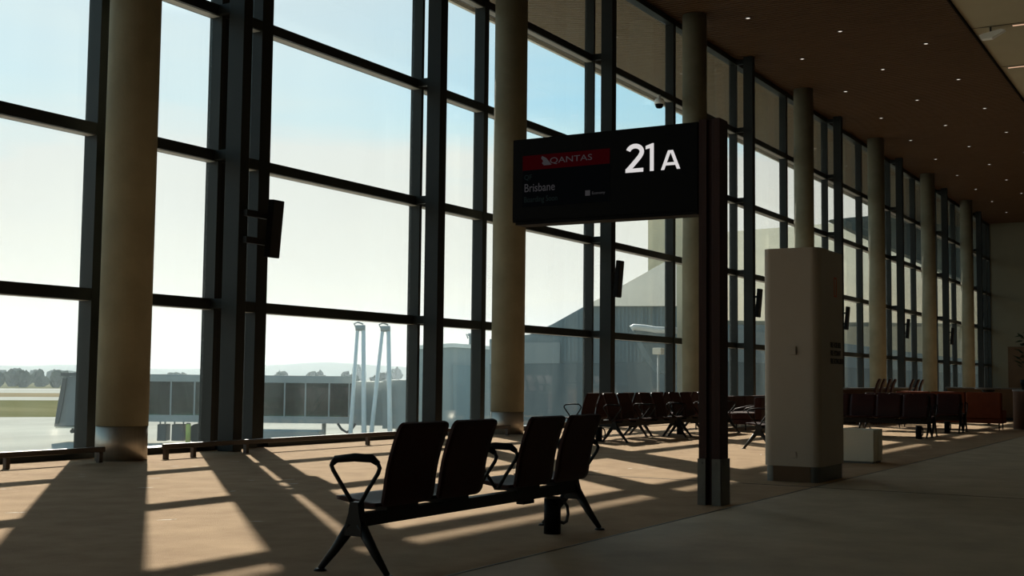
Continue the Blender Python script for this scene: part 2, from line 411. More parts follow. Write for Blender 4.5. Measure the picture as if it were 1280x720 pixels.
for k in range(-2, 8):
    a = S0 + L * k + 0.04; b = a + L
    if k == 7: b = SEND
    mid = [a + L/2] if k != 0 else [14.53, 15.585, 20.2]
    if k == 7: mid = []
    window(k + 3, a, b, mid)
struct('trim_3', M['frame'], lambda bm: box(bm, SEND - 0.08, SEND, YG0, YG1, 0, HC))

ORD = ['first', 'second', 'third', 'fourth', 'fifth', 'sixth', 'seventh']
# steel fins standing inside the glass
def fin(s, w, label, y0=13.36, y1=13.68):
    t = thing('facade_fin', label, 'steel column', (s, (y0 + y1)/2, 0), 0, 'steel fins along the glass wall')
    d = (y1 - y0)/2
    mk('post', M['fin'], t, lambda bm: box(bm, -w/2, w/2, -d, d, 0.0, HC - 0.005, bev=0.008))
    for z in TZ + (11.7,):
        mk('bracket', M['fin'], t, lambda bm: box(bm, -0.05, 0.05, d + 0.0005, YG0 - (y0+y1)/2 - 0.002, z - 0.16, z - 0.01))
    return t
fin(14.45, 0.20, 'dark steel fin right of the nearest concrete column, beside the wide dark mullion')
fin(20.05, 0.24, 'dark steel fin just left of the second concrete column')
for k in range(1, 7):
    s = S0 + L * (k + 0.5) - 0.05
    fin(s, 0.24, 'dark steel fin standing between the %s and %s concrete columns' % (ORD[k], ORD[k+1]) if k < 6 else 'dark steel fin beyond the seventh, farthest concrete column')

# slim tilted loudspeakers on the fins
def speaker(s, z, y, label, arm=False):
    t = thing('column_speaker', label, 'loudspeaker', (s, y, z), 0, 'slim speakers along the fins')
    tilt = Matrix.Rotation(math.radians(5), 4, 'X')
    mk('body', M['blackp'], t, lambda bm: box(bm, -0.13, 0.13, -0.11, 0.0, -0.46, 0.46, mx=tilt, bev=0.012))
    mk('grille', M['black'], t, lambda bm: box(bm, -0.115, 0.115, -0.118, -0.1105, -0.44, 0.44, mx=tilt))
    for zz in (-0.22, 0.2):
        mk('bracket', M['black'], t, lambda bm: box(bm, -0.55, -0.05, 0.02, 0.10, zz - 0.05, zz + 0.05) if arm else box(bm, -0.03, 0.03, 0.0, 13.36 - y, zz - 0.03, zz + 0.03))
    return t
speaker(14.97, 3.52, 13.24, 'slim black tilted speaker beside the nearest steel fin, largest in the photo', arm=True)
for k, tx in ((1, 'second'), (2, 'third'), (3, 'fourth'), (4, 'fifth'), (5, 'sixth')):
    s = S0 + L * (k + 0.5) - 0.05
    speaker(s, 3.67, 13.27, 'slim black tilted speaker on the fin, %s from the camera' % tx)

# round concrete columns with steel skirts
LB = ['nearest round beige concrete column, left of the double steel fin', 'second round beige concrete column from the camera, left of the gate sign',
      'third round beige concrete column, directly left of the wooden sign post', 'fourth round beige concrete column, rising behind the white pylon',
      'fifth round beige concrete column, right of the white pylon', 'sixth round beige concrete column, second from the far end', 'seventh, farthest and smallest round beige concrete column']
for k in range(-2, 7):
    lab = LB[k] if k >= 0 else ['round beige concrete column behind the camera beside the glass', 'round beige concrete column beside the camera outside the view'][k + 2]
    t = thing('concrete_column', lab, 'column', (S0 + L * k, YC, 0), 0, 'round concrete columns along the glass wall')
    mk('shaft', M['concrete'], t, lambda bm: cyl(bm, (0, 0, 0.47), (0, 0, HC - 0.004), RC, n=48))
    mk('steel_skirt', M['steel'], t, lambda bm: cyl(bm, (0, 0, 0.002), (0, 0, 0.465), RC - 0.004, n=48))

# low bumper rails in front of the glass
def rail(s0, s1, posts, label, y=13.12, zt=0.21):
    t = thing('bumper_rail', label, 'rail', (s0, y, 0))
    mk('bar', M['rail'], t, lambda bm: box(bm, 0, s1 - s0, -0.03, 0.03, zt - 0.07, zt, bev=0.008))
    for p in posts:
        mk('post', M['rail'], t, lambda bm: box(bm, p - s0 - 0.03, p - s0 + 0.03, -0.03, 0.03, 0.0, zt - 0.071))
rail(3.0, 11.62, (6.0, 10.1, 11.55), 'low bronze bumper rail left of the nearest concrete column')
rail(12.56, 22.15, (12.62, 13.15, 14.25, 17.3, 19.9, 22.05), 'low bronze bumper rail between the first and second concrete columns', y=13.0)
for k in (1, 2, 3):
    a = S0 + L * k + .5
    rail(a, a + 9.5, (a + .1, a + 3, a + 6, a + 9.3), 'low bronze bumper rail between the %s and %s concrete columns' % (ORD[k], ORD[k+1]), y=13.0)

# ------------------------------------------------------------------ ceiling fittings
dl = thing('downlight', 'small round lit downlight recessed in the brown slatted ceiling', 'ceiling light', (0, 0, 0), 0, 'downlights in the slatted ceiling')
mk('trim_ring', M['alu'], dl, lambda bm: lathe(bm, [(0.06, 0.0), (0.06, -0.02), (0.085, -0.02), (0.085, 0.0)], n=20))
mk('lamp', M['led'], dl, lambda bm: cyl(bm, (0, 0, -0.016), (0, 0, -0.002), 0.058, n=20))
first = True
LL = L / 2
pts = []
for k in range(0, 12):
    pts.append((34.06 + LL * k, 12.05)); 
    pts.append((34.06 + LL * (k + .5), 10.07))
    pts.append((34.06 + LL * k, 8.10))
pts.append((34.06 - LL * .5, 10.07))
for x, y in pts:
    if x > SEND - 1: continue
    if first: dl.location = (x, y, HC - 0.001); first = False
    else: dup(dl, dl['label'], (x, y, HC - 0.001))
for s, tx in ((38.58, 'near'), (43.78, 'far')):
    t = thing('light_strip', '%s thin warm light strip set in the grey ceiling, %s of the two' % (tx, 'higher' if tx == 'near' else 'lower'), 'ceiling light', (s, 5.45 if tx == 'near' else 6.35, HC + 0.018), 0)
    mk('housing', M['alu'], t, lambda bm: box(bm, -0.09, 0.09, -4.0, 0.03, -0.006, -0.0002))
    mk('diffuser', M['strip'], t, lambda bm: box(bm, -0.05, 0.05, -3.97, 0.0, -0.012, -0.0062))
t = thing('ceiling_projector', 'small grey wedge shaped fitting hanging under the grey ceiling near the light strips', 'ceiling fitting', (38.45, 6.05, HC + 0.02))
mk('arm', M['alu'], t, lambda bm: cyl(bm, (0, 0, -0.2), (0, 0, -0.001), 0.03, n=12))
mk('body', M['bridgel'], t, lambda bm: prism(bm, [(-.12, -.42, -.16), (-.12, -.05, -.36), (-.12, .26, -.36), (-.12, .32, -.24), (-.12, .2, -.2), (-.12, -.3, -.12)], (.24, 0, 0)))

t = thing('dome_camera', 'small grey dome security camera hanging from the high window transom beside the gate sign', 'security camera', (32.05, 13.98, 9.28))
mk('stem', M['bridgel'], t, lambda bm: cyl(bm, (0, 0, -.12), (0, 0, -.002), 0.035, n=12))
mk('housing', M['bridgel'], t, lambda bm: lathe(bm, [(0.05, -.10), (0.12, -.13), (0.145, -.2), (0.14, -.28)], n=20))
mk('dome', M['blackp'], t, lambda bm: lathe(bm, [(0.12, -.281), (0.115, -.33), (0.08, -.385), (0.02, -.40)], n=20))

# ------------------------------------------------------------------ beam seating
def panel(bm, prof, x0, x1, th, rad0, rad1, nx=10):
    """curved shell: profile (y,z) swept from x0 to x1, rounded corners at both profile ends"""
    P = [Vector((0, y, z)) for y, z in prof]
    ln = [0.0]
    for a, b in zip(P, P[1:]): ln.append(ln[-1] + (b - a).length)
    T = ln[-1]; w = (x1 - x0) / 2; cx = (x0 + x1) / 2
    # resample
    N = 26; ts = []
    for i in range(N + 1):
        u = i / N; ts.append(T * (0.5 - 0.5 * math.cos(PI * u)))
    def ev(t):
        for i in range(len(ln) - 1):
            if t <= ln[i+1] + 1e-9:
                f = (t - ln[i]) / (ln[i+1] - ln[i]); return P[i].lerp(P[i+1], f)
        return P[-1]
    front, back = [], []
    for t in ts:
        p = ev(t); d = (ev(min(T, t + .01)) - ev(max(0, t - .01))).normalized()
        nrm = Vector((0, -d.z, d.y))
        hw = w
        if t < rad0: hw = w - rad0 + math.sqrt(max(0, rad0**2 - (rad0 - t)**2))
        if T - t < rad1: hw = w - rad1 + math.sqrt(max(0, rad1**2 - (rad1 - (T - t))**2))
        front.append([bm.verts.new(p + Vector((cx + hw * (2*j/nx - 1), 0, 0))) for j in range(nx + 1)])
        back.append([bm.verts.new(p + nrm * th + Vector((cx + hw * (2*j/nx - 1), 0, 0))) for j in range(nx + 1)])
    for G in (front, back):
        for i in range(N):
            for j in range(nx):
                f = bm.faces.new((G[i][j], G[i][j+1], G[i+1][j+1], G[i+1][j])); f.smooth = True
    for i in range(N):
        bm.faces.new((front[i][0], front[i+1][0], back[i+1][0], back[i][0]))
        bm.faces.new((front[i][nx], front[i+1][nx], back[i+1][nx], back[i][nx]))
    for j in range(nx):
        bm.faces.new((front[0][j], front[0][j+1], back[0][j+1], back[0][j]))
        bm.faces.new((front[N][j], front[N][j+1], back[N][j+1], back[N][j]))

BACK = [(-0.068, 0.405), (-0.088, 0.44), (-0.098, 0.50), (-0.105, 0.56), (-0.122, 0.65), (-0.148, 0.74), (-0.180, 0.83), (-0.214, 0.915)]
SEAT = [(-0.05, 0.418), (0.0, 0.412), (0.06, 0.418), (0.15, 0.432), (0.24, 0.446), (0.285, 0.446), (0.31, 0.436)]
def bench(label, loc, rz, offs, arms, legs, group='beam seats on the carpet', length=None, pad=1.0):
    t = thing('beam_seating', label, 'waiting seats', loc, rz, group)
    Lb = length or (offs[-1] + 0.60)
    mk('beam', M['black'], t, lambda bm: box(bm, legs[0] + .031, legs[-1] - .031, -0.04, 0.04, 0.285, 0.365, bev=0.006))
    for x in offs:
        mk('backrest', M['shell'], t, lambda bm: panel(bm, BACK, x, x + 0.54, 0.022, 0.05, 0.045))
        mk('seat', M['shell'], t, lambda bm: panel(bm, SEAT, x + 0.005, x + 0.535, -0.022, 0.02, 0.09))
        mk('seat_bracket', M['black'], t, lambda bm: box(bm, x + 0.10, x + 0.44, -0.06, 0.14, 0.366, 0.395))
    mk('power_outlet', M['blackp'], t, lambda bm: box(bm, Lb * .67, Lb * .67 + .16, -0.035, 0.035, 0.255, 0.2845, bev=.006))
    for x in legs:
        def hub(bm):
            prism(bm, [(x - .03, -.062, .232), (x - .03, .068, .232), (x - .03, .062, .30), (x - .03, .04, .365), (x - .03, .03, .435), (x - .03, -.03, .435), (x - .03, -.04, .365), (x - .03, -.06, .30)], (.06, 0, 0))
        mk('leg_hub', M['black'], t, hub)
        for sgn, yf in ((1, 0.27), (-1, -0.24)):
            lg = mk('leg', M['black'], t, lambda bm: tube(bm, [(x, sgn * .03, .30), (x, sgn*.045 + (yf - sgn*.045) * .5, .14), (x, yf, .014)], [.040, .029, .019], n=10, sx=0.8))
            mk('foot', M['black'], lg, lambda bm: cyl(bm, (x, yf, 0.0015), (x, yf, 0.016), .042, .03, n=14))
    for x in arms:
        def loop(bm):
            tube(bm, [(x, .012, .40), (x, .10, .51), (x, .185, .617), (x, .20, .648), (x, .185, .672)], .0135, n=8)
            tube(bm, [(x, -.012, .40), (x, -.075, .50), (x, -.155, .612), (x, -.168, .645), (x, -.15, .678)], .0135, n=8)
        ar = mk('armrest', M['black'], t, loop)
        mk('armrest_pad', M['blackp'], ar, lambda bm: tube(bm, [(x, .195, .655), (x, .165, .685), (x, .02, .702), (x, -.11, .70), (x, -.155, .672)], [.016*pad, .024*pad, .027*pad, .026*pad, .017*pad], n=10, sx=1.0))
    return t
OF4 = (0.06, 0.665, 1.67, 2.28)
near = bench('nearest four seat dark brown beam bench with looped arms, seen from behind at front', (6.12, 4.62, 0), 0.0, OF4, (-0.07, 1.29, 1.58, 2.88), (-0.07, 2.77), length=2.86)
far = bench('dark beam bench facing the aisle, left one of the pair behind the front bench', (23.78, 10.06, 0), PI, OF4, (-0.07, 1.29, 1.58, 2.88), (-0.07, 2.77), length=2.86, pad=0.5)
dup(far, 'dark beam bench facing the aisle, immediately left of the wooden sign post', (26.9, 10.06, 0), PI)
dup(far, 'dark beam bench facing the windows, back to back with the left aisle bench', (20.95, 10.86, 0), 0.0)
dup(far, 'dark beam bench facing the windows, back to back with the bench beside the sign post', (24.05, 10.86, 0), 0.0)
dup(far, 'dark beam bench facing the windows, half hidden behind the white pylon', (20.74, 7.14, 0), 0.0)
OFT = (0.04, 0.61, 1.18, 1.75)
tr = bench('dark beam bench turned to the camera right of the white pylon, nearest of that row', (27.38, 5.68, 0), PI/2, OFT, (-0.01, 2.35), (0.0, 2.32), length=2.33, pad=0.5)
dup(tr, 'dark beam bench turned away, back to back with the bench right of the pylon', (27.98, 8.02, 0), -PI/2)
dup(tr, 'dark beam bench turned to the camera, in the second row right of the pylon', (30.58, 5.62, 0), PI/2)
dup(tr, 'dark beam bench turned away, in the second row right of the pylon', (31.18, 7.96, 0), -PI/2)

# floor power pedestals
def pedestal(label, loc):
    t = thing('power_pedestal', label, 'power pedestal', loc, 0, 'power pedestals beside the benches')
    mk('body', M['blackp'], t, lambda bm: cyl(bm, (0, 0, 0.001), (0, 0, 0.27), .065, n=24))
    mk('top_plate', M['alu'], t, lambda bm: cyl(bm, (0, 0, 0.2705), (0, 0, 0.282), .062, n=24))
    mk('cable', M['rubber'], t, lambda bm: tube(bm, [(.05, -.03, .25), (.10, -.045, .245), (.15, -.05, .20), (.165, -.05, .14), (.14, -.05, .085), (.10, -.045, .075), (.06, -.03, .09)], .0125, n=8))
    return t
ped = pedestal('black round power pedestal with cable under the nearest bench', (8.46, 4.575, 0))
dup(ped, 'black power pedestal under the left end of the back to back benches', (21.15, 10.45, 0))
dup(ped, 'black power pedestal under the benches beside the wooden sign post', (25.1, 10.45, 0))
dup(ped, 'black power pedestal before the nearest bench row right of the pylon', (26.65, 5.74, 0))
dup(ped, 'black power pedestal before the second bench row right of the pylon', (30.1, 5.84, 0))

# ------------------------------------------------------------------ gate sign
t = thing('gate_sign', 'tall red brown timber post carrying a black gate sign with white 21A', 'sign', (0, 0, 0))
def f_post(bm):
    # two boards with a recess between them, and a darker return
    box(bm, 11.215, 11.43, 4.255, 4.335, 0.0, 3.735, bev=0.004)
    box(bm, 11.215, 11.43, 4.392, 4.475, 0.0, 3.735, bev=0.004)
    box(bm, 11.25, 11.40, 4.335, 4.392, 0.0, 3.73)
mk('post', M['woodp'], t, f_post)
def f_plates(bm):
    box(bm, 11.200, 11.212, 4.248, 4.335, 0.001, 0.44); box(bm, 11.200, 11.212, 4.40, 4.48, 0.001, 0.44)
    box(bm, 11.2125, 11.435, 4.240, 4.252, 0.001, 0.44)
mk('base_plate', M['plate'], t, f_plates)
def f_bolts(bm):
    for y, z in ((4.30, .40), (4.30, .10), (4.44, .40), (4.44, .10)):
        cyl(bm, (11.193, y, z), (11.2, y, z), .010, n=8)
mk('bolt', M['alu'], t, f_bolts)
XF = 11.205
mk('sign_box', M['blackp'], t, lambda bm: box(bm, 11.215, 11.40, 4.478, 6.575, 2.83, 3.715, bev=0.006))
mk('sign_face', M['blackp'], t, lambda bm: box(bm, 11.206, 11.2148, 4.485, 6.57, 2.85, 3.705))
mk('lower_rim', M['blackp'], t, lambda bm: box(bm, 11.20, 11.41, 4.478, 6.53, 2.80, 2.828))
scr = mk('screen', M['scr_bg'], t, lambda bm: box(bm, 11.203, 11.2058, 5.43, 6.45, 2.985, 3.53))
mk('screen_banner', M['scr_red'], scr, lambda bm: box(bm, 11.2015, 11.2028, 5.43, 6.45, 3.375, 3.53))
XD = (0, -1, 0)
XT = 11.199
def glyph(name, polys, x0, z0, sx, sz):
    def f(bm):
        for P in polys:
            prism(bm, [(XT, x0 - px*sx, z0 + pz*sz) for px, pz in P], (-0.004, 0, 0))
    return mk(name, M['signw'], t, f)
def arc_quads(pts, w):
    # stroke of even width as quads
    Q = []; N = len(pts); L_, R2 = [], []
    for i, (x, y) in enumerate(pts):
        a = pts[max(0, i-1)]; b = pts[min(N-1, i+1)]
        d = Vector((b[0]-a[0], b[1]-a[1])).normalized(); n = Vector((-d.y, d.x)) * w/2
        L_.append((x + n.x, y + n.y)); R2.append((x - n.x, y - n.y))
    return [[L_[i], L_[i+1], R2[i+1], R2[i]] for i in range(N-1)]
arc = [(0.40 + 0.265*math.cos(a), 0.72 + 0.21*math.sin(a)) for a in [math.radians(165 - 12*k) for k in range(17)]]
two = arc_quads(arc + [(0.585, 0.545), (0.45, 0.40), (0.30, 0.25), (0.13, 0.085)], 0.165) + [[(0.04, 0.0), (0.72, 0.0), (0.72, 0.135), (0.04, 0.135)]]
glyph('gate_digit', two, 5.262, 3.262, 0.285, 0.285)
glyph('gate_digit', [[(0.0, 0.80), (0.0, 0.92), (0.24, 1.0), (0.29, 1.0), (0.29, 0.86)], [(0.155, 0.0), (0.29, 0.0), (0.29, 0.97), (0.155, 0.90)]], 5.030, 3.262, 0.30, 0.278)
glyph('gate_letter', [[(0.0, 0.0), (0.17, 0.0), (0.54, 1.0), (0.37, 1.0)], [(0.83, 0.0), (1.0, 0.0), (0.63, 1.0), (0.46, 1.0)], [(0.22, 0.22), (0.78, 0.22), (0.73, 0.37), (0.27, 0.37)]], 4.865, 3.262, 0.205, 0.192)
text_mesh('airline_name', 'QANTAS', 0.088, M['scr_txt'], scr, (XT, 6.125, 3.428), XD, extrude=0.0008, sx=1.42)
def f_tail(bm):
    pts = [(6.215, 3.515), (6.165, 3.49), (6.10, 3.415), (6.135, 3.413), (6.19, 3.413), (6.215, 3.435), (6.20, 3.46), (6.225, 3.49)]
    prism(bm, [(XT, y, z) for y, z in pts], (-0.0015, 0, 0))
mk('tail_emblem', M['scr_txt'], scr, f_tail)
text_mesh('flight_code', 'QF', 0.075, M['scr_dim'], scr, (XT, 6.43, 3.275), XD, extrude=0.0008)
text_mesh('destination', 'Brisbane', 0.125, M['scr_txt'], scr, (XT, 6.43, 3.145), XD, extrude=0.0008, sx=0.86)
text_mesh('status_line', 'Boarding Soon', 0.085, M['scr_dim'], scr, (XT, 6.43, 3.035), XD, extrude=0.0008, sx=0.8)
text_mesh('class_line', 'Economy', 0.04, M['scr_txt'], scr, (XT, 5.63, 3.07), XD, extrude=0.0008)
mk('class_icon', M['scr_txt'], scr, lambda bm: box(bm, XT - .001, XT, 5.65, 5.705, 3.06, 3.115))

# ------------------------------------------------------------------ white pylon
def rrect(x0, x1, y0, y1, r, n=6):
    pts = []
    for cx, cy, a0 in ((x1 - r, y1 - r, 0), (x0 + r, y1 - r, PI/2), (x0 + r, y0 + r, PI), (x1 - r, y0 + r, 3*PI/2)):
        for i in range(n + 1):
            a = a0 + PI/2 * i / n; pts.append((cx + r*math.cos(a), cy + r*math.sin(a)))
    return pts
def rprism(bm, x0, x1, y0, y1, z0, z1, r):
    vs = prism(bm, [(x, y, z0) for x, y in rrect(x0, x1, y0, y1, r)], (0, 0, z1 - z0))
t = thing('service_pylon', 'white rounded service pylon with red hose symbol and black lettering', 'pylon', (0, 0, 0))
PX0, PX1, PY0, PY1 = 14.35, 15.44, 4.215, 4.905
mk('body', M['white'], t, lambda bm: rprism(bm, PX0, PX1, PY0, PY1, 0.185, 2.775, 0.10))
mk('plinth', M['plate'], t, lambda bm: rprism(bm, PX0 + .02, PX1 - .02, PY0 + .02, PY1 - .02, 0.001, 0.184, 0.085))
mk('kick_recess', M['wallbrown'], t, lambda bm: box(bm, PX0 + .012, PX0 + .0195, PY0 + .12, PY1 - .12, 0.002, 0.183))
mk('access_cover', M['white'], t, lambda bm: box(bm, PX0 - .008, PX0 - .0005, 4.50, 4.60, 0.285, 0.36, bev=.003))
mk('call_button', M['white'], t, lambda bm: box(bm, PX0 - .025, PX0 - .0005, 4.49, 4.58, 1.50, 1.60, bev=.006))
mk('hose_symbol', M['red'], t, lambda bm: (box(bm, 14.98, 15.0, PY0 - .003, PY0 - .0005, 2.22, 2.46), box(bm, 15.07, 15.09, PY0 - .003, PY0 - .0005, 2.22, 2.46), box(bm, 15.0, 15.07, PY0 - .003, PY0 - .0005, 2.44, 2.46), box(bm, 15.0, 15.07, PY0 - .003, PY0 - .0005, 2.22, 2.24)))
for i, s in enumerate(('FIRE HOSE REEL', 'FIRE HYDRANT', 'FIRE EXTINGUISHER')):
    text_mesh('lettering', s, 0.088, M['ink'], t, (14.80, PY0 - .002, 1.60 - 0.098 * i), (1, 0, 0), extrude=0.001, offset=0.003, sx=0.76)
# white plinth boxes behind it
t = thing('storage_box', 'low white box on the carpet directly behind the white pylon', 'box', (0, 0, 0))
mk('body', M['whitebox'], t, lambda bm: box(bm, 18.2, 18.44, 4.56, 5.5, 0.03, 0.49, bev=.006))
mk('base', M['alu'], t, lambda bm: box(bm, 18.22, 18.42, 4.58, 5.48, 0.001, 0.0295))
t = thing('storage_box', 'second low white box behind the pylon, farther half right of the seam', 'box', (0, 0, 0))
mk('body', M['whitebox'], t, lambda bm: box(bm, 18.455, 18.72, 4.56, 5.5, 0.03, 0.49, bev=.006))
mk('base', M['alu'], t, lambda bm: box(bm, 18.47, 18.70, 4.58, 5.48, 0.001, 0.0295))

# ------------------------------------------------------------------ lounge furniture farther off
def sofa(name, label, loc, rz, ln, mat, group=None, hb=0.78, hs=0.42, dp=0.8):
    """sofa facing local -y, back at y=dp"""
    t = thing(name, label, 'sofa' if ln > 1.2 else 'armchair', loc, rz, group)
    n = max(1, int(round(ln / 0.8)))
    mk('frame', mat, t, lambda bm: box(bm, 0, ln, 0.04, dp, 0.17, 0.27, bev=.015))
    for i in range(n):
        a, b = ln * i / n, ln * (i + 1) / n
        mk('seat_cushion', mat, t, lambda bm: box(bm, a + .005, b - .005, 0.0, dp - .18, 0.271, hs, bev=.03))
        mk('back_cushion', mat, t, lambda bm: box(bm, a + .005, b - .005, dp - .175, dp, 0.272, hb, bev=.04))
    for x in (0.08, ln - 0.08):
        for y in (0.1, dp - 0.08):
            mk('leg', M['black'], t, lambda bm: cyl(bm, (x, y, 0.001), (x, y, 0.169), .014, .018, n=10))
    return t
sofa('lounge_sofa', 'long low dark brown sofa seen between the sign post and white pylon', (27.5, 10.35, 0), 0, 5.6, M['uphol'])
t = sofa('armchair', 'dark brown armchair facing the windows in front of the long low sofa', (28.15, 10.12, 0), PI, 0.78, M['uphol'], hb=0.80, hs=0.44, dp=0.72)
for x in (0.02, 0.76):
    mk('armrest', M['shell'], t, lambda bm: tube(bm, [(x, .70, .62), (x, .45, .60), (x, .1, .52), (x, .02, .44)], .014, n=8))
sofa('rust_sofa', 'rust orange high backed sofa beside the tan curved counter', (33.6, 5.06, 0), PI/2, 2.6, M['orange'], hb=0.95, hs=0.50, dp=0.75).rotation_euler = (0, 0, PI/2)

# bar table with stools
def table(label, loc, r=0.36, h=1.03):
    t = thing('bar_table', label, 'table', loc)
    mk('table_top', M['alu'], t, lambda bm: lathe(bm, [(r - .02, h - .035), (r, h - .02), (r, h - .006), (r - .012, h)], n=32))
    mk('stem', M['black'], t, lambda bm: lathe(bm, [(.035, .03), (.035, h - .3), (.06, h - .2), (.2, h - .036)], n=20))
    mk('base', M['black'], t, lambda bm: lathe(bm, [(.27, .001), (.27, .012), (.05, .03)], n=28))
table('tall round table beyond the rust orange sofa near the curved counter', (37.0, 6.05, 0))
t = thing('bar_counter', 'long high bar counter in front of the dark bar stools beyond the bench rows', 'counter', (34.0, 9.25, 0))
mk('counter_top', M['alu'], t, lambda bm: box(bm, 0, 9.0, 0, 0.55, 0.955, 1.0, bev=.006))
mk('front_panel', M['wallbrown'], t, lambda bm: box(bm, 0.1, 8.9, 0.3, 0.4, 0.101, 0.9545))
mk('plinth', M['black'], t, lambda bm: box(bm, 0.15, 8.85, 0.32, 0.38, 0.001, 0.1005))
t = thing('bar_counter', 'long dark bar counter running across behind the rust orange sofa', 'counter', (41.0, 2.4, 0))
mk('counter_top', M['alu'], t, lambda bm: box(bm, 0, 0.6, 0, 5.6, 0.985, 1.03, bev=.006))
mk('front_panel', M['wallbrown'], t, lambda bm: box(bm, 0.1, 0.2, 0.05, 5.55, 0.101, 0.9845))
mk('plinth', M['black'], t, lambda bm: box(bm, 0.12, 0.18, 0.1, 5.5, 0.001, 0.1005))
def stool(label, loc, rz):
    t = thing('bar_stool', label, 'bar stool', loc, rz, 'bar stools behind the bench rows')
    BK = [(-.15, .78), (-.18, .86), (-.20, .98), (-.24, 1.12), (-.31, 1.27)]
    ST = [(-.15, .79), (-.05, .765), (.08, .77), (.18, .775)]
    mk('backrest', M['shell'], t, lambda bm: panel(bm, BK, -.2, .2, .045, .03, .07))
    mk('seat', M['shell'], t, lambda bm: panel(bm, ST, -.2, .2, -.03, .02, .08))
    for sx in (-1, 1):
        for sy in (-1, 1):
            mk('leg', M['black'], t, lambda bm: tube(bm, [(sx*.12, sy*.1, .735), (sx*.2, sy*.18, .001)], .013, n=8))
    mk('footrest', M['black'], t, lambda bm: tube(bm, [(-.18, -.155, .25), (.18, -.155, .25), (.18, .155, .25), (-.18, .155, .25)], .009, n=6, closed=True))
    return t
nm = ['leftmost', 'second', 'third', 'fourth', 'fifth', 'sixth', 'seventh']
sts = None
for i, st in enumerate((34.5, 35.05, 35.75, 36.3, 38.6, 39.35, 39.95)):
    lab = '%s dark bar stool from the left, its back rising behind the bench backs' % nm[i]
    if sts is None: sts = stool(lab, (st, 8.78, 0), 0.1)
    else: dup(sts, lab, (st, 8.78, 0), 0.1)
t = thing('curved_counter', 'tan timber round ended counter at the right edge of the photo', 'counter', (34.55, 4.2, 0))
mk('body', M['tan'], t, lambda bm: prism(bm, [(x, y, 0.001) for x, y in rrect(-.75, .75, -1.6, .78, .35, 8)], (0, 0, 0.975)))
mk('counter_top', M['alu'], t, lambda bm: prism(bm, [(x, y, 0.9765) for x, y in rrect(-.77, .77, -1.62, .80, .37, 8)], (0, 0, 0.04)))
# plant on the counter
t = thing('potted_plant', 'dark leafy plant standing on the tan counter at the right edge', 'plant', (34.6, 4.72, 1.0175))
mk('pot', M['blackp'], t, lambda bm: lathe(bm, [(.10, .0), (.14, .16), (.15, .26), (.12, .26)], n=20))
mk('stem', M['bark'], t, lambda bm: tube(bm, [(0, 0, .24), (.02, .01, .7), (0, .03, 1.05)], [.02, .016, .01], n=8))
def f_lv(bm):
    rnd = random.Random(5)
    for i in range(46):
        z = rnd.uniform(.55, 1.5); a = rnd.uniform(0, 2*PI); l = rnd.uniform(.16, .3)
        c = Vector((math.cos(a)*.05, math.sin(a)*.05 + .02, z)); d = Vector((math.cos(a), math.sin(a), rnd.uniform(-.3, .7))).normalized()
        u = d.cross(Vector((0, 0, 1))).normalized() * l * .28; up = Vector((0, 0, l*.12))
        A = [bm.verts.new(p) for p in (c, c + d*l*.4 + u - up*.2, c + d*l, c + d*l*.4 - u - up*.2)]
        B = bm.verts.new(c + d*l*.45 + up)
        for i0 in range(4): bm.faces.new((A[i0], A[(i0+1) % 4], B))
        bm.faces.new(A[::-1])
mk('foliage', M['foliage'], t, f_lv)

# ------------------------------------------------------------------ outdoors
ZG = -3.8
wa = math.atan2(W_.y, W_.x)
def ground(name, mat, r0, r1, dz=0.0):
    a = math.radians(51.6); mx = Matrix.Rotation(a, 4, 'Z')
    struct(name, mat, lambda bm: box(bm, r0, r1, -900, 900, ZG - 0.6, ZG + dz, mx=mx))
ground('apron', M['apron'], -60, 147.0)
ground('grass_verge', M['grass'], 147.0, 234)
ground('taxiway', M['apron'], 234, 264)
ground('grass_infield', M['drygrass'], 264, 314)
ground('runway', M['apron'], 314, 398)
ground('far_field', M['grass'], 398, 2600)

# wooded belt beyond the airfield
fw = Vector((math.cos(math.radians(51.6)), math.sin(math.radians(51.6)), 0)); lf = Vector((-fw.y, fw.x, 0))
def tree(label, p, h, w, seed, group):
    t = thing('tree', label, 'tree', (p.x, p.y, ZG), 0, group)
    def f_cr(bm):
        r = random.Random(seed)
        for i in range(9):
            a = r.uniform(0, 2*PI); q = r.uniform(0, .75); z = r.uniform(.22, .62)
            blob(bm, (math.cos(a)*q*w*.6, math.sin(a)*q*w*.6, h*z), w*r.uniform(.26, .42), w*r.uniform(.26, .42), h*min(.32, .98 - z), seed*10 + i, 2, .5)
    mk('crown', M['foliage'], t, f_cr)
    mk('trunk', M['bark'], t, lambda bm: cyl(bm, (0, 0, 0), (0, 0, h*.4), .25, .15, n=8))
rnd = random.Random(11)
for i in range(11):
    p = fw * (425 + (i % 2) * 24) + lf * (-8 + i * 4.6)
    tree('dark leafy tree in the near wooded belt at the left edge of the photo', p, rnd.uniform(5.6, 6.6), 4.6, 50 + i*5, 'trees of the near belt')
for i in range(26):
    p = fw * (560 + (i % 2) * 40) + lf * (-170 + i * 8.0)
    tree('pale tree beyond the airfield, behind the docking cab and nearest column', p, rnd.uniform(5.5, 7.5), 6.5, 120 + i*5, 'trees of the middle belt')
for i in range(18):
    p = fw * (760 + (i % 3) * 30) + lf * (-510 + i * 18 + rnd.uniform(-4, 4))
    tree('pale distant tree on the horizon above the roof of the jet bridge', p, rnd.uniform(6, 12), rnd.uniform(6, 8.5), 200 + i*5, 'trees on the horizon')
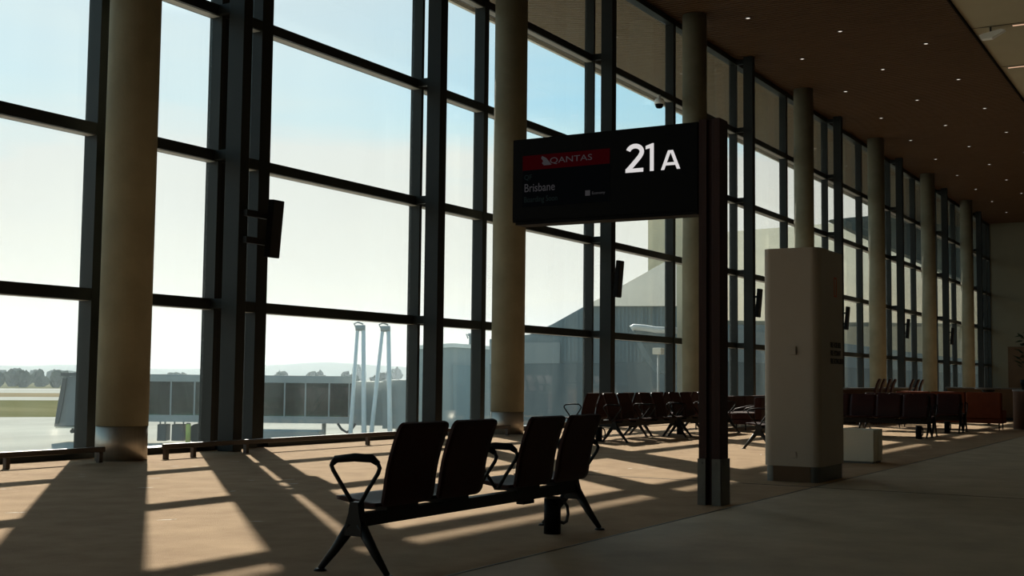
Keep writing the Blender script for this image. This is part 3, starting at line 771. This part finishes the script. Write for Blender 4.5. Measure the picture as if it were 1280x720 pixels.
def f_hill(bm):
    rnd = random.Random(2)
    n = 90; top = []
    for i in range(n + 1):
        x = -1500 + 3000 * i / n
        h = 15 + 5*math.sin(i*.23 + 1) + 3*math.sin(i*.61) + 2.0*rnd.random() + (6 if x > 100 else 0) * min(1, max(0, (x - 100)/200))
        top.append((x, h))
    A = [bm.verts.new(fw*1500 + lf*x + Vector((0, 0, ZG))) for x, h in top]
    B = [bm.verts.new(fw*1620 + lf*x + Vector((0, 0, ZG + h*.7))) for x, h in top]
    C = [bm.verts.new(fw*1760 + lf*x + Vector((0, 0, ZG + h))) for x, h in top]
    D = [bm.verts.new(fw*2100 + lf*x + Vector((0, 0, ZG))) for x, h in top]
    for P, Q in ((A, B), (B, C), (C, D), (D, A)):
        for i in range(n): bm.faces.new((P[i], P[i+1], Q[i+1], Q[i]))
    bm.faces.new((A[0], B[0], C[0], D[0])); bm.faces.new((A[n], B[n], C[n], D[n]))
struct('distant_hills', M['hill'], f_hill)

# sea haze over the airfield
mh, hn, ho = new_mat('airfield_haze')
vs = hn.nodes.new('ShaderNodeVolumeScatter'); vs.inputs['Color'].default_value = (0.80, 0.92, 1.0, 1); vs.inputs['Density'].default_value = 0.00065; vs.inputs['Anisotropy'].default_value = 0.2
hn.links.new(vs.outputs[0], ho.inputs['Volume'])
hz = struct('haze', mh, lambda bm: box(bm, 260, 2500, -900, 900, ZG + 0.3, 40, mx=Matrix.Rotation(math.radians(51.6), 4, 'Z')))

# ---- jet bridge, laid out along its own axis
A0 = at(75, 470, 88); A0.z = 0
dx = Vector((R_.x, R_.y, 0)).normalized(); dn = Vector((-dx.y, dx.x, 0))
if dn.dot(Vector((W_.x, W_.y, 0))) < 0: dn = -dn
K = 0.05704
def hor(px): return 464.4 + 0.0109 * px
def X(px): return (px - 75) * K
def Z(px, py): return H - (py - hor(px)) * K
jb = thing('jet_bridge', 'grey glazed passenger boarding bridge standing on the apron outside the left windows', 'boarding bridge', (A0.x, A0.y, ZG), math.atan2(dx.y, dx.x))
sgn = 1 if Vector((-math.sin(math.atan2(dx.y, dx.x)), math.cos(math.atan2(dx.y, dx.x)), 0)).dot(dn) > 0 else -1
zb = lambda px, py: Z(px, py) - ZG
X0, X1, X2 = X(112), X(441), X(520)
DP = 3.0
zt, zr, zf, zfl = zb(300, 471), zb(300, 478), zb(300, 519.5), zb(300, 528)
mk('roof', M['bridge'], jb, lambda bm: (box(bm, X0, X1, -0.1, DP + .1, zr, zt), box(bm, X0, X1, 0.3, DP - .3, zt, zt + 0.12)))
mk('floor_beam', M['bridge'], jb, lambda bm: box(bm, X0, X1, -0.1, DP + .1, zfl, zf))
mk('glazing', M['bglass'], jb, lambda bm: (box(bm, X0, X1 - .02, 0.0, 0.03, zf + .002, zr - .002), box(bm, X0, X1 - .02, DP - .03, DP, zf + .002, zr - .002)))
def f_fr(bm):
    for px in (118, 150, 186, 214.5, 244, 283, 320, 356.5, 382.5, 412, 437):
        x = X(px)
        for y in (-.06, DP - .02): box(bm, x - .05, x + .05, y, y + .08, zf, zr)
        box(bm, x - .04, x + .04, 0, DP, zr - .12, zr - .004)
mk('window_post', M['bridge'], jb, f_fr)
def f_truss(bm):
    for (p0, q0), (p1, q1) in (((384, 519), (410, 481)), ((413, 481), (437, 519)), ((300, 519), (320, 481)), ((250, 481), (272, 519)), ((130, 481), (150, 519))):
        for y in (0.25, DP - .25): tube(bm, [(X(p0), y, zb(p0, q0)), (X(p1), y, zb(p1, q1))], .055, n=6)
mk('truss', M['bridgel'], jb, f_truss)
mk('inner_panel', M['bridgel'], jb, lambda bm: (box(bm, X(198), X(208), .5, 2.2, zf + .01, zr - .2), box(bm, X(426), X(436), .6, 2.4, zf + .01, zr - .3)))
mk('rotunda', M['bridge'], jb, lambda bm: (box(bm, X1, X(480), -.25, DP + .25, zfl - .1, zb(460, 477)), box(bm, X(480), X2, -.5, DP + .5, zfl - .3, zb(500, 475)), box(bm, X(478), X(492), -.52, -.5, zb(485, 505), zb(485, 490))))
# docking cab at the far left end
def f_cab(bm):
    prism(bm, [(X(80), 0, zb(80, 471)), (X(112), 0, zb(112, 469)), (X(112), 0, zb(112, 531)), (X(70), 0, zb(70, 533)), (X(74), 0, zb(74, 500))], (0, DP + .2, 0))
cab = mk('cab', M['cab'], jb, f_cab)
mk('cab_roof', M['bridged'], cab, lambda bm: box(bm, X(77), X(112), -.15, DP + .4, zb(90, 470), zb(90, 466)))
mk('cab_canopy', M['bridged'], cab, lambda bm: prism(bm, [(X(79), -.12, zb(80, 473)), (X(84), -.12, zb(84, 473)), (X(81), -.12, zb(81, 500)), (X(76), -.12, zb(76, 529)), (X(71), -.12, zb(71, 531)), (X(75), -.12, zb(75, 500))], (0, .1, 0)))
mk('cab_bumper', M['cream'], cab, lambda bm: box(bm, X(72), X(112), -.1, DP, zb(90, 535), zb(90, 533.2)))
mk('cab_wheel', M['rubber'], cab, lambda bm: (cyl(bm, (X(91), .2, zb(91, 539)), (X(91), .5, zb(91, 539)), .14, n=14), box(bm, X(90), X(92.5), .3, .4, zb(91, 538), zb(91, 534))))
mk('beacon', M['red'], cab, lambda bm: cyl(bm, (X(90), 1, zb(90, 466)), (X(90), 1, zb(90, 463)), .07, n=10))
for a, b in ((197, 208), (215, 231)):
    ac = mk('ventilation_unit', M['bridged'], jb, lambda bm: box(bm, X(a), X(b), .3, 1.5, zb(a, 551), zb(a, 530.5), bev=.04))
    mk('hanger', M['bridge'], ac, lambda bm: (box(bm, X(a) + .1, X(a) + .18, .5, .6, zb(a, 530.4), zfl - .001), box(bm, X(b) - .18, X(b) - .1, .5, .6, zb(a, 530.4), zfl - .001)))
# lifting gantries: splayed legs meeting above the roof
for top, lo in (((451, 411), (442, 458)), ((482, 412), (468, 490))):
    tx, tz = X(top[0]), zb(*top)
    g = mk('lift_leg', M['bridgel'], jb, lambda bm: tube(bm, [(tx - .17, -1.0, tz), (X(lo[0]), -.9, zfl - .2), (X(lo[0]) - .08, -.9, 0.0)], [.13, .16, .16], n=10))
    mk('lift_leg', M['bridgel'], jb, lambda bm: tube(bm, [(tx + .24, -1.0, tz), (X(lo[1]), -.9, zfl - .2), (X(lo[1]) + .08, -.9, 0.0)], [.15, .18, .18], n=10))
    mk('lift_head', M['bridge'], g, lambda bm: (tube(bm, [(tx - .3, -1.0, tz), (tx + .36, -1.0, tz + .02)], .22, n=10), tube(bm, [(tx - .28, -1.0, tz + .05), (tx - .42, -1.0, tz + .3), (tx - .15, -1.0, tz + .42), (tx + .22, -1.0, tz + .28)], .06, n=6)))
mk('hose', M['rubber'], jb, lambda bm: tube(bm, [(X(424), -.2, zfl), (X(429), -.3, zb(429, 536)), (X(436), -.35, zb(436, 540)), (X(443), -.3, zb(443, 534)), (X(446), -.2, zfl)], .09, n=8))
mk('support_pedestal', M['bridge'], jb, lambda bm: (cyl(bm, (X(502), 1.5, 0), (X(502), 1.5, zfl - .3), .5, n=20), cyl(bm, (X(404), .9, 0), (X(404), .9, zfl), .15, n=12)))
def f_wh(bm):
    for px in (246, 251): cyl(bm, (X(px), .6, .72), (X(px), 1.1, .72), .7, n=28)
wb = mk('drive_wheel', M['rubber'], jb, f_wh)
mk('wheel_strut', M['bridge'], wb, lambda bm: box(bm, X(246), X(249), .7, 1.0, .5, zfl - .002))
b = thing('safety_bollard', 'yellow green bollard on the apron under the jet bridge', 'bollard', (A0 + dx*X(240) - dn*.6) * 1.0)
b.location.z = ZG
mk('post', M['yellow'], b, lambda bm: cyl(bm, (0, 0, 0), (0, 0, 1.45), .17, n=14))
mk('cap', M['bridged'], b, lambda bm: cyl(bm, (0, 0, 1.451), (0, 0, 1.52), .18, .1, n=14))
# low loader parked on the apron
b = thing('ground_equipment', 'low grey flat loader parked on the apron below the jet bridge', 'vehicle', (A0 + dx*X(330) - dn*3.0), math.atan2(dx.y, dx.x)); b.location.z = ZG
mk('deck', M['bridge'], b, lambda bm: box(bm, 0, X(408) - X(330), 0, 2.2, .5, 1.15, bev=.04))
mk('skirt', M['bridged'], b, lambda bm: box(bm, .1, X(408) - X(330) - .1, .05, 2.15, .25, .499))
for px in (1.0, 3.6):
    mk('wheel', M['rubber'], b, lambda bm: (cyl(bm, (px, .04, .25), (px, .3, .25), .25, n=16), cyl(bm, (px, 1.9, .25), (px, 2.16, .25), .25, n=16)))

# ---- buildings outside, faces surveyed from the photograph, extruded to real depth
def bld(pts, D, depth, name, label, mats, cat='building'):
    t = thing(name, label, cat, tuple(at(pts[0][0], 560, D)[:2]) + (ZG,))
    o = t.location.copy()
    c = at(sum(p[0] for p in pts)/len(pts), 470, D); v = Vector((c.x, c.y, 0)).normalized() * depth
    poly = []
    for px, py in pts:
        p = at(px, py, D)
        if py >= 600: p.z = ZG
        poly.append(p - o)
    mk('wall', mats, t, lambda bm: prism(bm, poly, v))
    return t, o
def face(t, o, name, mat, pts, D, th=0.12):
    v = -Vector((W_.x, W_.y, 0)).normalized() * th
    poly = []
    for px, py in pts:
        p = at(px, py, D)
        if py >= 600: p.z = ZG
        poly.append(p - o + v * .02)
    return mk(name, mat, t, lambda bm: prism(bm, poly, v))
t, o = bld([(515, 433), (566, 429.5), (612, 433), (612, 620), (515, 620)], 95, 9, 'lift_tower', 'pale blue grey flat roofed tower outside, right of the jet bridge', M['lift'])
face(t, o, 'service_door', M['wing'], [(566, 456), (606, 458), (606, 620), (566, 620)], 95)
face(t, o, 'parapet', M['bridgel'], [(515, 432.4), (566, 429), (612, 432.5), (612, 437), (566, 434), (515, 437)], 95, .2)
def f_gear(bm):
    for px in (589, 597):
        a = at(px, 432, 98) - o; bq = at(px, 420, 98) - o
        cyl(bm, a, bq, .18, n=10); cyl(bm, bq, bq + Vector((0, 0, .2)), .26, n=10)
    tube(bm, [at(588, 420, 98) - o, at(583, 418, 98) - o, at(585, 423, 98) - o], .07, n=6)
mk('roof_gear', M['bridge'], t, f_gear)

t, o = bld([(612, 424), (662, 418), (690, 405.5), (732, 382), (846, 382), (846, 620), (612, 620)], 70, 14, 'gabled_hall', 'blue grey hall with sloping roofline outside, behind the gate sign', M['wing'])
def f_hr(bm):
    e0, e1, r1, r0 = at(732, 382.5, 69.6) - o, at(846, 382.5, 69.6) - o, at(846, 319, 77.5) - o, at(737, 379.5, 70.2) - o
    b1 = Vector((r1.x, r1.y, e1.z)); b0 = Vector((r0.x, r0.y, e0.z))
    V = [bm.verts.new(p) for p in (e0, e1, r1, r0, b1, b0)]
    for q in ((0, 1, 2, 3), (1, 4, 2), (0, 3, 5), (3, 2, 4, 5), (0, 5, 4, 1)): bm.faces.new([V[i] for i in q])
mk('roof', M['hallroof'], t, f_hr)
def f_seams(bm):
    v = -Vector((W_.x, W_.y, 0)).normalized() * .06
    for i in range(0, 38):
        px = 664 + i * 4.8
        py = max(384, 418 - max(0, px - 662) * .55 + 4)
        if px > 845: break
        a, b2 = at(px, py, 70) - o, at(px, 452, 70) - o
        u = Vector((R_.x, R_.y, 0)).normalized() * .03
        prism(bm, [a - u, a + u, b2 + u, b2 - u], v)
mk('cladding_seams', M['wing'], t, f_seams)
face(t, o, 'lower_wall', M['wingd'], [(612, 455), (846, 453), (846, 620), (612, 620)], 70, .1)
face(t, o, 'band', M['lift'], [(612, 428), (700, 428), (700, 454), (612, 454.5)], 70, .1)
t, o = bld([(810, 240), (862, 236), (862, 620), (810, 620)], 84, 4, 'beige_tower', 'tall beige clad tower outside, behind the column left of the sign post', M['beige'])
t, o = bld([(872, 405), (1225, 410), (1225, 620), (872, 620)], 88, 14, 'beige_wing', 'long wing with pitched beige roof outside, seen past the sign post through the far windows', M['wing'])
def f_roof(bm):
    # eave line near, ridge line 18 m behind it: a 28 degree pitch
    e0, e1 = at(868, 400, 89.5) - o, at(1225, 405, 89.5) - o
    r0, r1 = at(868, 293, 109) - o, at(1225, 264, 114) - o
    prism(bm, [e0, e1, r1, r0], Vector((W_.x, W_.y, 0)).normalized() * 1.2 + Vector((0, 0, -.6)))
mk('roof', M['beige'], t, f_roof)
face(t, o, 'roof_shade', M['teal'], [(1034, 276.6), (1060, 274), (1090, 271.5), (1225, 263), (1225, 364), (1072, 295)], 88.6, 1.0)  # eave shade over the beige wing, put in as a dark slab
face(t, o, 'lower_wall', M['lift'], [(872, 405), (1225, 452), (1225, 620), (872, 620)], 88, .15)
face(t, o, 'upper_wall', M['beige'], [(1000, 424), (1000, 408), (1225, 408.5), (1225, 451)], 88, .1)
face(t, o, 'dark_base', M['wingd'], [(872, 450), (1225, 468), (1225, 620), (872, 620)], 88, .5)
# curved canopy and lamp in front of the hall
t = thing('curved_canopy', 'curved canopy with white rim in front of the gabled hall', 'canopy', tuple(at(830, 560, 62)[:2]) + (ZG,))
o = t.location.copy()
def f_can(bm):
    v = Vector((W_.x, W_.y, 0)).normalized() * 2.5
    prism(bm, [at(px, py, 62) - o for px, py in ((791, 412), (838, 417), (846, 470), (826, 466), (812, 446), (800, 424))], v)
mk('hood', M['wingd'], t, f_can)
def f_rim(bm):
    v = Vector((W_.x, W_.y, 0)).normalized()
    tube(bm, [at(px, py, 62) - o - v * .1 for px, py in ((789, 411), (792, 409), (805, 410), (820, 412.5), (846, 413.5))], .16, n=8)
mk('rim', M['bridgel'], t, f_rim)
mk('post', M['wing'], t, lambda bm: cyl(bm, at(838, 470, 63) - o, Vector(((at(838, 470, 63) - o).x, (at(838, 470, 63) - o).y, 0)), .25, n=12))
t = thing('lamp_post', 'slim grey lamp post with box head in front of the gabled hall', 'lamp post', tuple(at(824, 560, 58)[:2]) + (ZG,))
o = t.location.copy()
hd = at(823, 443, 58) - o
mk('pole', M['bridge'], t, lambda bm: cyl(bm, (hd.x, hd.y, 0), (hd.x, hd.y, hd.z), .05, n=10))
mk('lamp_head', M['cream'], t, lambda bm: box(bm, hd.x - .22, hd.x + .22, hd.y - .22, hd.y + .22, hd.z, hd.z + .3, bev=.03))

# ------------------------------------------------------------------ view
sc.view_settings.view_transform = 'Standard'; sc.view_settings.look = 'None'
sc.view_settings.exposure = 0.0; sc.view_settings.gamma = 1.0
sc.view_settings.use_curve_mapping = False
sc.cycles.transparent_max_bounces = 32
sc.cycles.max_bounces = 10; sc.cycles.diffuse_bounces = 6
